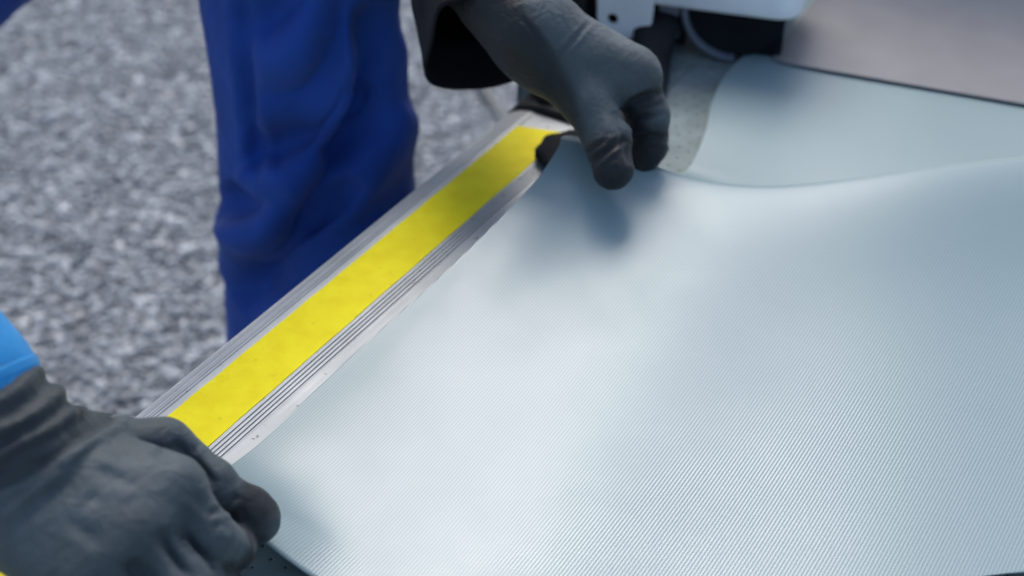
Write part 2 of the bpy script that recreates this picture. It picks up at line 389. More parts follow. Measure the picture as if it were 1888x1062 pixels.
def m_stones():
    m, nt, b = mat('grey_stone_chips', (0.25, 0.26, 0.28), 0.75, spec=0.3)
    g = node(nt, 'ShaderNodeNewGeometry')
    r = node(nt, 'ShaderNodeValToRGB'); cr = r.color_ramp
    cr.elements[0].position = 0.0; cr.elements[0].color = (0.125, 0.136, 0.150, 1)
    cr.elements[1].position = 0.35; cr.elements[1].color = (0.28, 0.30, 0.318, 1)
    for p, c in ((0.8, (0.45, 0.478, 0.50)), (0.97, (0.60, 0.62, 0.63)), (0.985, (0.50, 0.46, 0.43)), (1.0, (0.75, 0.74, 0.72))):
        e = cr.elements.new(p); e.color = (*c, 1)
    nt.links.new(g.outputs['Random Per Island'], r.inputs[0])
    tc = node(nt, 'ShaderNodeTexCoord'); n = node(nt, 'ShaderNodeTexNoise'); n.inputs['Scale'].default_value = 300; n.inputs['Detail'].default_value = 4
    nt.links.new(tc.outputs['Object'], n.inputs['Vector'])
    mx = node(nt, 'ShaderNodeMix', data_type='RGBA', blend_type='MULTIPLY'); mx.inputs[0].default_value = 0.35
    nt.links.new(r.outputs[0], mx.inputs[6]); nt.links.new(n.outputs['Color'], mx.inputs[7]); nt.links.new(mx.outputs[2], b.inputs['Base Color'])
    bump(nt, b, n.outputs[0], 0.3, 0.002)
    return m
M['stones'] = m_stones()
M['cable'] = mat('black_cable', (0.05, 0.06, 0.065), 0.5)[0]

# ================================================================== ground
g = mesh_obj('ground', [(-400, -400, 0), (400, -400, 0), (400, 400, 0), (-400, 400, 0)], [(0, 1, 2, 3)], M['ground'], smooth=False)
tag(g, 'grey ground of fine stone chips around the table', 'ground', kind='structure')
def gravel():
    ph = (1 + 5 ** .5) / 2
    iv = np.array([(-1, ph, 0), (1, ph, 0), (-1, -ph, 0), (1, -ph, 0), (0, -1, ph), (0, 1, ph), (0, -1, -ph), (0, 1, -ph), (ph, 0, -1), (ph, 0, 1), (-ph, 0, -1), (-ph, 0, 1)]) / 1.902
    it = np.array([(0, 11, 5), (0, 5, 1), (0, 1, 7), (0, 7, 10), (0, 10, 11), (1, 5, 9), (5, 11, 4), (11, 10, 2), (10, 7, 6), (7, 1, 8), (3, 9, 4), (3, 4, 2), (3, 2, 6), (3, 6, 8), (3, 8, 9), (4, 9, 5), (2, 4, 11), (6, 2, 10), (8, 6, 7), (9, 8, 1)])
    step = 0.0118
    X, Y = np.meshgrid(np.arange(-1.7, 0.5, step), np.arange(1.05, 3.7, step)); X = X.ravel(); Y = Y.ravel(); n = len(X)
    X = X + rng.uniform(-.45, .45, n) * step; Y = Y + rng.uniform(-.45, .45, n) * step
    s = rng.lognormal(math.log(0.0070), 0.32, n)
    sc = np.stack([s * rng.uniform(.8, 1.35, n), s * rng.uniform(.7, 1.1, n), s * rng.uniform(.35, .6, n)], 1)
    loc = iv[None] * rng.uniform(.8, 1.2, (n, 12, 1)) * sc[:, None, :]
    th = rng.uniform(0, 6.28, n); tl = rng.normal(0, .35, n)
    c, sn = np.cos(th)[:, None], np.sin(th)[:, None]; ct, st = np.cos(tl)[:, None], np.sin(tl)[:, None]
    x, y, z = loc[..., 0], loc[..., 1], loc[..., 2]
    y, z = y * ct - z * st, y * st + z * ct
    x, y = x * c - y * sn, x * sn + y * c
    V = np.stack([x + X[:, None], y + Y[:, None], z + rng.uniform(.002, .0045, n)[:, None]], -1).reshape(-1, 3)
    F = (it[None] + (np.arange(n) * 12)[:, None, None]).reshape(-1, 3)
    me = bpy.data.meshes.new('gravel')
    me.vertices.add(len(V)); me.vertices.foreach_set('co', V.astype(np.float32).ravel())
    me.loops.add(F.size); me.loops.foreach_set('vertex_index', F.astype(np.int32).ravel())
    me.polygons.add(len(F)); me.polygons.foreach_set('loop_start', np.arange(0, F.size, 3, dtype=np.int32))
    me.update(calc_edges=True); me.validate()
    me.polygons.foreach_set('use_smooth', [True] * len(me.polygons))
    me.materials.append(M['stones'])
    o = bpy.data.objects.new('gravel', me); C.objects.link(o)
    tag(o, 'loose grey stone chips covering the ground', 'gravel', kind='stuff')
gravel()

# ================================================================== work table
table = empty('work_table', tuple(T(0.25, 0.3, -TZ)))
tag(table, 'machine table with ribbed aluminium edge and yellow tape under the film', 'table')
# ribbed aluminium nose: the cross-section is swept along the edge
def profile_section():
    pts = []
    # rounded outer nose from underneath up to the top
    nose = catmull([(-0.012, -0.060), (-0.026, -0.050), (-0.0335, -0.034), (-0.0335, -0.020), (-0.0285, -0.0095), (-0.019, -0.0035), (-0.008, -0.0006), (-0.002, 0.0)], 170)
    L = np.concatenate([[0], np.cumsum(np.linalg.norm(np.diff(nose, axis=0), axis=1))])
    for i, (p, l) in enumerate(zip(nose, L)):
        t = nose[min(i + 1, 169)] - nose[max(i - 1, 0)]; t /= np.linalg.norm(t); nrm = np.array([-t[1], t[0]])
        back = L[-1] - l
        groove = 0.0
        if 0.003 < back < 0.034:
            ph = ((back - 0.003) / 0.0037) % 1.0
            groove = -0.0011 * (1 - min(1.0, abs(ph - 0.5) / 0.19) ** 2) if abs(ph - 0.5) < 0.19 else 0.0
        pts.append(p + nrm * groove)
    pts += [(0.0005, 0.0), (0.0006, -0.0008), (0.0476, -0.0008), (0.0477, 0.0)]
    b = 0.0490
    while b < 0.0625:                                # fine ribs inside the tape
        pts += [(b, 0.0), (b + 0.0021, 0.0), (b + 0.0023, -0.0011), (b + 0.0033, -0.0011), (b + 0.0035, 0.0)]
        b += 0.0036
    pts += [(0.0640, 0.0), (0.0650, 0.0006), (0.0905, 0.0006), (0.0912, -0.0012), (0.0912, -0.060)]
    return pts
sec = profile_section()
def sweep(name, sec, a0, a1, material, parent, closed=True):
    n = len(sec); As = np.linspace(a0, a1, 3)
    V = []; F = []
    for a in As: V += [T(a, b, z) for b, z in sec]
    for i in range(len(As) - 1):
        for k in range(n - (0 if closed else 1)):
            F.append((i * n + k, (i + 1) * n + k, (i + 1) * n + (k + 1) % n, i * n + (k + 1) % n))
    F.append(tuple(range(n))); F.append(tuple((len(As) - 1) * n + k for k in range(n - 1, -1, -1)))
    return mesh_obj(name, V, F, material, parent, smooth=False)
prof = sweep('aluminium_profile', sec, -0.62, 0.535, M['alu'], table)
# yellow tape, slightly uneven ends and edges
def tape():
    na = 120; V = []; F = []
    for i in range(na):
        t = i / (na - 1); a0 = -0.60 + 1.1035 * t; a1 = -0.60 + 1.117 * t
        e0 = 0.0001 + 0.0003 * math.sin(i * .9) * random.random(); e1 = 0.0480 + 0.0004 * math.sin(i * .7 + 1) * random.random()
        z = 0.0006 + 0.00015 * math.sin(i * 1.3)
        V += [T(a0, e0, -0.0007), T(a0, e0 + .0002, z), T(a1, e1 - .0002, z), T(a1, e1, -0.0007)]
    for i in range(na - 1):
        for k in range(3): F.append((i * 4 + k, i * 4 + k + 1, i * 4 + 5 + k, i * 4 + 4 + k))
    F += [(3, 2, 1, 0), tuple((na - 1) * 4 + k for k in range(4))]
    return mesh_obj('tape_strip', V, F, M['tape'], table, smooth=False)
tag(tape(), 'bright yellow tape along the aluminium edge')
# perforated top beside and behind the profile
top = mesh_obj('table_top', *tbox(-0.62, 1.60, 0.0925, 1.25, -0.045, -0.0012), M['table'], table, smooth=False)
tailp = mesh_obj('rear_top_plate', *tbox(0.60, 1.60, -0.06, 0.0915, -0.045, -0.0015), M['table'], table, smooth=False)
# black end cap of the profile with a clamp knob
cap_sec = [(b, z) for b, z in [(-0.014, -0.062), (-0.030, -0.05), (-0.036, -0.03), (-0.033, -0.012), (-0.022, 0.000), (-0.004, 0.006), (0.04, 0.008), (0.080, 0.008), (0.0905, 0.004), (0.0905, -0.062)]]
n = len(cap_sec); V = [T(0.5365, b, z) for b, z in cap_sec] + [T(0.598, b, z + (0.004 if z > -0.02 else 0)) for b, z in cap_sec]
F = [tuple(range(n)), tuple(range(2 * n - 1, n - 1, -1))] + [(i, i + n, (i + 1) % n + n, (i + 1) % n) for i in range(n)]
bevel(mesh_obj('end_cap', V, F, M['black'], table, smooth=False), 0.004, 3)
def knob(c, axis, r, h, name, parent, material, lobes=8):
    axis = np.array(axis, float); axis /= np.linalg.norm(axis)
    x = np.cross(axis, [0, 0, 1]); x = x / np.linalg.norm(x) if np.linalg.norm(x) > .1 else np.array([1., 0, 0]); y = np.cross(axis, x)
    V = []; F = []; ns = 48
    prof_ = [(0.0, 0.5), (0.0, 0.92), (0.18, 1.0), (0.8, 1.0), (1.0, 0.86), (1.02, 0.4)]
    for h_, r_ in prof_:
        for k in range(ns):
            th = 2 * math.pi * k / ns; rr = r * r_ * (1 + 0.05 * math.cos(lobes * th))
            V.append(np.array(c) + axis * h * h_ + (x * math.cos(th) + y * math.sin(th)) * rr)
    for i in range(len(prof_) - 1):
        for k in range(ns): F.append((i * ns + k, i * ns + (k + 1) % ns, (i + 1) * ns + (k + 1) % ns, (i + 1) * ns + k))
    F.append(tuple(range(ns - 1, -1, -1))); F.append(tuple((len(prof_) - 1) * ns + k for k in range(ns)))
    return mesh_obj(name, V, F, material, parent)
knob(T(0.478, 0.079, 0.001), (0, 0, 1), 0.036, 0.013, 'clamp_knob', table, M['rubber'])
knob(T(0.572, -0.004, 0.012), (0.0, 0, 1), 0.020, 0.022, 'clamp_knob', table, M['black'], 6)
# underframe
mesh_obj('side_skirt', *tbox(-0.60, 1.55, 0.10, 0.13, -0.50, -0.0455), M['frame'], table, smooth=False)
for a, b in ((-0.5, 0.16), (1.45, 0.16), (-0.5, 1.15), (1.45, 1.15)):
    bevel(mesh_obj('leg', *tbox(a, a + 0.06, b, b + 0.06, -TZ + 0.002, -0.0456), M['frame'], table, smooth=False), 0.004)

# ================================================================== film machine head over the far end of the table
unit = empty('printer_unit', tuple(T(1.0, 0.3, 0.0)))
tag(unit, 'white and grey machine head over the far end of the table', 'machine')
M0 = T(0.7083, 0.0414, 0.0); mth = math.radians(15.0)
MN = TN * math.cos(mth) + TU * math.sin(mth); MU = TU * math.cos(mth) - TN * math.sin(mth)
T_table = T
def T(a, b, z=0.0):
    """machine frame: a backwards from the carriage front, b along the carriage"""
    return M0 + MU * a + MN * b + np.array([0, 0, z])
def rounded_rect(a0, a1, b0, b1, r, seg=8):
    pts = []
    for (ca, cb, s) in ((a0 + r, b0 + r, 270), (a0 + r, b1 - r, 180), (a1 - r, b1 - r, 90), (a1 - r, b0 + r, 0)):
        for k in range(seg + 1):
            th = math.radians(s - 90 * k / seg)
            pts.append((ca + r * math.cos(th), cb + r * math.sin(th)))
    return pts
def rbox(a0, a1, b0, b1, r, z0, z1, rz=0.006):
    base = rounded_rect(a0, a1, b0, b1, r); ca, cb = (a0 + a1) / 2, (b0 + b1) / 2
    levels = [(z0, rz), (z0 + rz * .3, rz * .3), (z0 + rz, 0), (z1 - rz, 0), (z1 - rz * .3, rz * .3), (z1, rz)]
    V = []; F = []; n = len(base)
    for z, ins in levels:
        for a, b in base:
            fa = 1 - ins / (abs(a - ca) + 1e-6) if abs(a - ca) > ins else 1; fb = 1 - ins / (abs(b - cb) + 1e-6) if abs(b - cb) > ins else 1
            V.append(T(ca + (a - ca) * fa, cb + (b - cb) * fb, z))
    for i in range(len(levels) - 1):
        for k in range(n): F.append((i * n + k, i * n + (k + 1) % n, (i + 1) * n + (k + 1) % n, (i + 1) * n + k))
    F.append(tuple(range(n - 1, -1, -1))); F.append(tuple((len(levels) - 1) * n + k for k in range(n)))
    return V, F
HB = 0.055
cover = mesh_obj('carriage_cover', *rbox(0.0, 0.15, -0.22, 0.152, 0.026, HB, 0.125), M['white'], unit)
hood = mesh_obj('gantry_hood', *rbox(0.33, 0.60, 0.165, 1.30, 0.03, 0.16, 0.24), M['mauve'], unit)
mesh_obj('gantry_beam', *tbox(0.31, 0.55, -0.20, 0.16, 0.12, 0.19), M['mauve'], unit, smooth=False)
for b in (-0.10, 1.23):
    mesh_obj('gantry_post', *tbox(0.33, 0.53, b, b + 0.06, -TZ + 0.002, 0.119 if b < 0 else 0.159), M['frame'], unit, smooth=False)
def gantry_reflection():  # added plate: the gantry's reflection and shade on the film built as a shape
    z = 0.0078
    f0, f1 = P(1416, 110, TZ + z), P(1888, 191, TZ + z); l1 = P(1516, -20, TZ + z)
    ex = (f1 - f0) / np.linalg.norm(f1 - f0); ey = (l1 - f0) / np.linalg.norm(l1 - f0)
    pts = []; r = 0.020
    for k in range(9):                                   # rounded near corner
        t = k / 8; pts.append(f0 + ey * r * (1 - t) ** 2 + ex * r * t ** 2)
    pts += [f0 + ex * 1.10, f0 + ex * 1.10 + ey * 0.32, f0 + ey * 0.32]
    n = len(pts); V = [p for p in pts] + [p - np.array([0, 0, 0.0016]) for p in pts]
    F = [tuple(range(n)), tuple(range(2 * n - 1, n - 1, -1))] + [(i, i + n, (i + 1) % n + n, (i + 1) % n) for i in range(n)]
    return bevel(mesh_obj('gantry_reflection', V, F, M['mauve'], unit, smooth=False), 0.0007, 2)
gantry_reflection()['label'] = 'added mauve grey plate in place of the gantry reflection on the film'
# bracket plate with a hole
def bracket():
    o = T(-0.002, 0.0, 0.0); ex = MN; ey = np.array([0, 0, 1.0]); th = 0.004
    out = [(-0.062, 0.125), (-0.059, 0.036), (-0.056, 0.029), (-0.036, 0.0105), (-0.030, 0.0100), (-0.003, 0.032), (0.000, 0.038), (0.001, 0.0545), (0.0, 0.125)]
    hc = (-0.042, 0.0375); hr = 0.0058; nh = 20
    hole = [(hc[0] + hr * math.cos(2 * math.pi * k / nh), hc[1] + hr * math.sin(2 * math.pi * k / nh)) for k in range(nh)]
    import bmesh
    bm = bmesh.new()
    ov = [bm.verts.new(o + ex * x + ey * y) for x, y in out]; hv = [bm.verts.new(o + ex * x + ey * y) for x, y in hole]
    ed = [bm.edges.new((ov[i], ov[(i + 1) % len(ov)])) for i in range(len(ov))] + [bm.edges.new((hv[i], hv[(i + 1) % nh])) for i in range(nh)]
    bmesh.ops.triangle_fill(bm, edges=ed, use_beauty=True)
    r = bmesh.ops.extrude_face_region(bm, geom=bm.faces[:])
    bmesh.ops.translate(bm, verts=[v for v in r['geom'] if isinstance(v, bmesh.types.BMVert)], vec=Vector(-MU * th))
    bmesh.ops.recalc_face_normals(bm, faces=bm.faces[:])
    pl = np.array(world_loc(unit))
    for v in bm.verts: v.co -= Vector(pl)
    me = bpy.data.meshes.new('bracket_plate'); bm.to_mesh(me); bm.free(); me.materials.append(M['white'])
    ob = bpy.data.objects.new('bracket_plate', me); C.objects.link(ob); ob.parent = unit
    return ob
bevel(bracket(), 0.0006, 1)
# dark feed roller with a steel flange, on the table just left of the film
def wheel(name, a0, a1, b, z, r, material, parent, inner=0.0, ns=64, arc=None):
    V = []; F = []
    rings = [(a0, inner), (a0, r - 0.003), (a0 + 0.003, r), (a1 - 0.003, r), (a1, r - 0.003), (a1, inner)]
    for a, rr in rings:
        for k in range(ns):
            th = 2 * math.pi * k / ns if arc is None else arc[0] + (arc[1] - arc[0]) * k / (ns - 1); V.append(T(a, b + rr * math.cos(th), z + rr * math.sin(th)))
    m = len(rings)
    for i in range(m if inner > 0 else m - 1):
        for k in range(ns if arc is None else ns - 1): F.append((i * ns + k, i * ns + (k + 1) % ns, ((i + 1) % m) * ns + (k + 1) % ns, ((i + 1) % m) * ns + k))
    return mesh_obj(name, V, F, material, parent, smooth=False)
wheel('feed_roller', 0.012, 0.14, 0.084, 0.056, 0.053, M['rubber'], unit)
wheel('roller_flange', 0.003, 0.011, 0.084, 0.056, 0.056, M['steel'], unit, inner=0.049, arc=(math.radians(165), math.radians(275)))
mesh_obj('roller_housing', *tbox(0.020, 0.034, 0.084, 0.135, 0.006, HB - 0.001), M['rubber'], unit, smooth=False)
bevel(mesh_obj('bearing_block', *tbox(0.012, 0.09, 0.003, 0.026, 0.014, HB - 0.001), M['steel'], unit, smooth=False), 0.002)
mesh_obj('motor_housing', *rbox(-0.03, 0.05, -0.22, -0.070, 0.012, -0.0005, 0.13), M['black'], unit)
mesh_obj('dark_panel', *tbox(0.03, 0.05, -0.068, 0.030, 0.0, HB - 0.001), M['black'], unit, smooth=False)
mesh_obj('foot_bracket', *tube([T(0.02, 0.005, 0.040), T(0.0, 0.004, 0.03), T(-0.03, 0.008, 0.014), T(-0.075, 0.022, 0.006), T(-0.11, 0.028, 0.004)], [(0.026, 0.008), (0.024, 0.008), (0.02, 0.008), (0.012, 0.006), (0.006, 0.004)], 24, 16, MN), M['black'], unit)
T = T_table

# ================================================================== film
LEFT = [  # a, b, z of the film's left edge, from the machine to the near corner
    (1.45, 0.135, 0.0015), (0.92, 0.135, 0.0015), (0.80, 0.1345, 0.0015), (0.706, 0.133, 0.002), (0.64, 0.146, 0.002), (0.585, 0.165, 0.002), (0.525, 0.180, 0.003),
    (0.495, 0.180, 0.006), (0.468, 0.158, 0.024), (0.440, 0.122, 0.050)]
for x, y, z in ((1041, 257, 0.060), (1030, 278, 0.0585), (1004, 318, 0.051), (968, 362, 0.041), (905, 428, 0.028), (800, 528, 0.014), (720, 602, 0.006), (640, 669, 0.0025), (530, 778, 0.0018)):
    q = tab(P(x, y, TZ + z)); LEFT.append((q[0], q[1], z))
LEFT += [(-0.019, 0.082, 0.004), (-0.042, 0.084, 0.012), (-0.068, 0.087, 0.018)]
LEFT = np.array(LEFT)
def film():
    Lc = catmull(LEFT, 420)
    # even out the rows
    d = np.concatenate([[0], np.cumsum(np.linalg.norm(np.diff(Lc, axis=0), axis=1))]); s = np.linspace(0, d[-1], 420)
    Lc = np.stack([np.interp(s, d, Lc[:, i]) for i in range(3)], 1)
    sm = Lc.copy(); ker = np.ones(31) / 31
    for q in (1, 2):                                      # a clean cut edge along the rail
        sm[15:-15, q] = np.convolve(Lc[:, q], ker, 'valid')
    wgt = (sstep(0.36 - Lc[:, 0], 0.0, 0.06) * sstep(Lc[:, 0], 0.0, 0.08))[:, None]; Lc = Lc * (1 - wgt) + sm * wgt
    nc = 240; u = np.linspace(0, 1, nc) ** 1.6; RB = 0.95
    A = []; B = []; Z = []; RIB = []
    aB, bB, zB = tab(P(1040, 259, TZ + 0.060))
    for (a, b, z) in Lc:
        bb = b + (RB - b) * u
        x = bb - b
        # the near edge is not square: it leans across the table to the right
        lean = np.clip((0.35 - a) / 0.418, 0, 1)
        aa = a + lean ** 2 * 0.250 * ((np.sqrt((bb - 0.26) ** 2 + 0.003) + bb - 0.26) / 0.63) ** 1.6
        # crest of the lifted fold and its height along b
        ac = 0.420 + 0.02 * sstep(bb, bB, bB + 0.16) + 0.475 * (np.sqrt((bb - 0.26) ** 2 + 0.004) + bb - 0.26 - 0.012)
        hc = 0.060 * np.exp(-np.clip(bb - bB, 0, 1) / 0.060) + 0.050 * (1 - np.exp(-np.clip(bb - bB, 0, 1) / 0.16))
        t = aa - ac
        back = 1 / (1 + np.exp((t - 0.026) / 0.0075))
        front = np.exp(-(np.clip(-t, 0, 2) / 0.17) ** 1.6)
        zz = hc * np.where(t > 0, back / (1 / (1 + np.exp(-0.026 / 0.0075))), front)
        # blend into the measured edge heights at the left rim
        e = np.exp(-(x / 0.060) ** 2)
        zz = zz * (1 - e) + z * e
        # near corner is lifted by the hand
        r2 = ((aa + 0.068) / 0.045) ** 2 + ((bb - 0.13) / 0.06) ** 2
        zz = zz + 0.014 * np.exp(-r2) * (aa < 0.2)
        # gentle waves of the loose film
        inner = sstep(x, 0.0, 0.14)
        wv = 0.0011 * np.sin(bb * 24 + aa * 7 + 0.6) + 0.0008 * np.sin(aa * 17 - bb * 9) 
        zz = zz + inner * wv * np.clip((0.75 - aa) / 0.2, 0.15, 1) + 0.0026
        for (ga, gb, amp, ph) in ((0.372, 0.150, 0.0011, 0.4), (-0.052, 0.120, 0.0007, 1.9)):
            da, db = aa - ga, bb - gb; rr_ = np.sqrt(da * da + db * db) + 1e-6
            zz = zz + amp * np.sin(5 * np.arctan2(da, db) + ph + 9 * rr_) * np.exp(-rr_ / 0.07) * np.clip(rr_ / 0.03, 0, 1) * inner
        A.append(aa); B.append(bb); Z.append(zz + 0.0005); RIB.append(bb + 0 * aa)
    A = np.array(A).ravel(); B = np.array(B).ravel(); Z = np.array(Z).ravel(); RIB = np.array(RIB).ravel()
    V = TA(A, B, Z); nr = len(Lc)
    i, j = np.meshgrid(np.arange(nr - 1), np.arange(nc - 1), indexing='ij'); k = (i * nc + j).ravel()
    F = np.stack([k, k + nc, k + nc + 1, k + 1], 1)
    o = mesh_obj('film_sheet', V, F, M['film'], None, True, {'rib': RIB})
    m = o.modifiers.new('thickness', 'SOLIDIFY'); m.thickness = 0.0007; m.offset = 1.0
    return o
tag(film(), 'large pale blue ribbed plastic film lifted at its edge by gloved hands', 'plastic film')

# ================================================================== worker
person = empty('person', (-0.3, 1.4, 0.0))
tag(person, 'worker in blue trousers and black gloves holding the film edge with both hands', 'person')

VIEW = np.array([0.0, -0.8, 0.6])      # modelling axis for drawn creases
EX = np.array([1.0, 0, 0]); EY = np.cross(-VIEW, EX) * -1; EY = np.array([0, 0.6, 0.8])
def plane2(X):
    X = np.asarray(X); return np.stack([X @ EX, X @ EY], -1)
def crease(V, N, pts, depth, width, lip=0.5, reach=0.05):
    """press a groove with a soft lip and fading ends along a 3-D polyline into the side facing the modelling axis"""
    pts = catmull(pts, 9); q = plane2(pts); X = plane2(V)
    d = np.full(len(V), 9.0); tt = np.zeros(len(V)); d3 = np.full(len(V), 9.0)
    for i in range(8):
        ab = q[i + 1] - q[i]; t = np.clip(((X - q[i]) @ ab) / (ab @ ab), 0, 1)
        e = np.linalg.norm(X - (q[i] + t[:, None] * ab), axis=1); m = e < d
        d[m] = e[m]; tt[m] = ((i + t) / 8)[m]
    d3 = seg_dist(V, pts)
    ok = (N @ VIEW > -0.1) & (d3 < reach)
    taper = np.sqrt(np.clip(np.sin(math.pi * np.clip(tt, 0, 1)), 0, 1))
    g = (-depth * np.exp(-(d / width) ** 2) + lip * depth * np.exp(-((d - 2.0 * width) / width) ** 2)) * taper
    fade = np.clip((reach - d3) / (reach * .4), 0, 1)
    V += N * (g * ok * fade)[:, None]

def glove(name, palm, fingers, thumb, cuff, lo_hi_pad, creases, coat_shade_fn, vox=0.0017, label=None, knit=None):
    pts = [p for b in palm for p in b[:2]] + [j[0] for f in fingers for j in f] + [j[0] for j in thumb] + [c[0] for c in cuff]
    pts = np.array(pts); lo = pts.min(0) - lo_hi_pad; hi = pts.max(0) + lo_hi_pad
    def fn(G):
        f = None
        for a, b, ra, rb in palm:
            d = rcone(G, a, b, ra, rb); f = d if f is None else smin(f, d, 0.018)
        for (a, ra), (b, rb) in zip(cuff[:-1], cuff[1:]):
            f = smin(f, rcone(G, a, b, ra, rb), 0.016)
        for fi in fingers:
            d = None
            for (a, ra), (b, rb) in zip(fi[:-1], fi[1:]):
                e = rcone(G, a, b, ra, rb); d = e if d is None else smin(d, e, 0.004)
            f = smin(f, d, 0.0038)
        d = None
        for (a, ra), (b, rb) in zip(thumb[:-1], thumb[1:]):
            e = rcone(G, a, b, ra, rb); d = e if d is None else smin(d, e, 0.006)
        f = smin(f, d, 0.0042)
        return f
    V, F = sdf_mesh(fn, lo, hi, vox, 3)
    N = normals(V, F)
    V = V + N * (0.0007 * wobble(V, 0.035, 3, 3))[:, None]
    kn = np.zeros(len(V))
    if knit is not None:                     # rolled knitted wrist above the glove's hem
        o0, ax = knit; sd = (V - o0) @ ax + 0.002 * wobble(V, 0.05, 12, 2); kn = sstep(sd, 0.0, 0.0025)
        roll = np.sin(sd * 2 * math.pi / 0.015 + 0.9 * wobble(V, 0.06, 5, 1))
        V = V + N * (kn * (-0.0012 + 0.0022 * roll * sstep(sd, 0.006, 0.02) + 0.0008 * wobble(V, 0.02, 6, 2)) + 0.0011 * np.exp(-((sd + 0.002) / 0.002) ** 2))[:, None]
    for c in creases:
        N = normals(V, F); crease(V, N, *c[:3], **(c[3] if len(c) > 3 else {}))
    N = normals(V, F)
    coat_shade = coat_shade_fn(V, N)
    o = mesh_obj(name, V, F, M['glove'], person, True, {'coat_shade': coat_shade, 'knit': kn})
    if label: o['label'] = label
    return o
def to_bones(V, bones):
    d = np.full(len(V), 9.0)
    for a, b in bones: d = np.minimum(d, seg_dist(V, [a, b]))
    return d

# ---- right hand: thumb on the film corner, fingers under it
rw = P(45, 872, 0.862)
rt = [(P(150, 835, 0.850), 0.024), (P(303, 818, 0.840), 0.0165), (P(393, 889, 0.820), 0.0138), (P(424, 918, 0.808), 0.0122), (P(452, 942, 0.7965), 0.0166), (P(473, 958, 0.7915), 0.0160)]
ri = [(P(314, 906, 0.852), 0.0182), (P(388, 988, 0.828), 0.0150), (P(432, 1012, 0.793), 0.0135), (P(440, 1008, 0.770), 0.0125)]
rm = [(P(256, 970, 0.850), 0.0178), (P(336, 1068, 0.826), 0.0148), (P(396, 1082, 0.790), 0.0135), (P(410, 1076, 0.766), 0.0125)]
rr = [(P(192, 1028, 0.843), 0.0172), (P(285, 1120, 0.818), 0.0145), (P(335, 1142, 0.785), 0.0130), (P(355, 1135, 0.765), 0.0122)]
rp = [(P(140, 1072, 0.834), 0.0160), (P(215, 1165, 0.812), 0.0132), (P(262, 1190, 0.785), 0.0120), (P(285, 1190, 0.768), 0.0115)]
R_palm = [(rw, ri[0][0], 0.031, 0.0215), (rw, rm[0][0], 0.031, 0.0215), (P(20, 910, 0.855), rr[0][0], 0.029, 0.021), (P(0, 940, 0.85), rp[0][0], 0.028, 0.020),
          (P(90, 850, 0.853), rt[0][0], 0.03, 0.026), (rt[0][0], ri[0][0], 0.021, 0.014)]
R_cuff = [(rw, 0.036), (P(20, 805, 0.885), 0.0365), (P(-70, 690, 0.915), 0.036)]
def coat_r(V, N):
    f = np.zeros(len(V))
    for ch in (ri, rm, rr, rp): f = np.maximum(f, 1 - sstep(to_bones(V, [(ch[2][0], ch[3][0])]), 0.014, 0.026))
    f = np.maximum(f, 1 - sstep(np.linalg.norm(V - rt[4][0], axis=1), 0.019, 0.025))
    return f
R_cr = [([P(95, 905, .87), P(180, 815, .87), P(235, 785, .865)], -0.0022, 0.0035, dict(lip=0.5, reach=.04)),
        ([P(0, 958, .875), P(70, 905, .875), P(130, 855, .875)], -0.0028, 0.0040, dict(lip=0.5, reach=.05)),
        ([P(140, 955, .875), P(165, 925, .875), P(185, 915, .875)], 0.0008, 0.003, dict(reach=.04)),
        ([P(318, 815, .85), P(345, 855, .85), P(388, 908, .835)], 0.0050, 0.0042, dict(lip=0.1, reach=.04)),
        ([P(352, 850, .84), P(395, 892, .83)], 0.0014, 0.0022, dict(lip=0.6, reach=.03)),
        ([P(405, 935, .81), P(424, 922, .82), P(446, 905, .81)], 0.0016, 0.0026, dict(lip=0.5, reach=.03)),
        ([P(345, 838, .85), P(362, 822, .85), P(372, 800, .84)], 0.0007, 0.0018, dict(lip=0.6, reach=.03)),
        ([P(308, 968, .85), P(335, 1020, .84), P(372, 1068, .83)], 0.0100, 0.0044, dict(lip=0.05, reach=.04)), ([P(240, 1030, .85), P(262, 1065, .84), P(300, 1110, .83)], 0.0085, 0.0042, dict(lip=0.05, reach=.04)),
        ([P(445, 985, .80), P(455, 1005, .79)], 0.001, 0.002, dict(reach=.03)),
        ([P(205, 800, .87), P(245, 835, .87), P(290, 845, .865)], 0.0010, 0.0030, dict(lip=0.7, reach=.04)),
        ([P(175, 850, .875), P(215, 880, .875), P(262, 890, .87)], 0.0008, 0.0030, dict(lip=0.7, reach=.04)),
        ([P(95, 960, .88), P(140, 985, .875), P(175, 1020, .87)], 0.0010, 0.0035, dict(lip=0.6, reach=.04)),
        ([P(355, 905, .86), P(372, 935, .855), P(392, 955, .85)], 0.0012, 0.0026, dict(lip=0.7, reach=.03)),
        ([P(385, 950, .845), P(405, 940, .84), P(425, 945, .83)], 0.0011, 0.0020, dict(lip=0.8, reach=.03)),
        ([P(395, 972, .84), P(418, 962, .835), P(440, 970, .82)], 0.0011, 0.0020, dict(lip=0.8, reach=.03))]
glove('glove', R_palm, [ri, rm, rr, rp], rt, R_cuff, 0.05, R_cr, coat_r, label='dark grey coated glove pinching the near film corner', knit=(P(82, 862, 0.880), (P(-70, 690, 0.915) - rw) / np.linalg.norm(P(-70, 690, 0.915) - rw)))

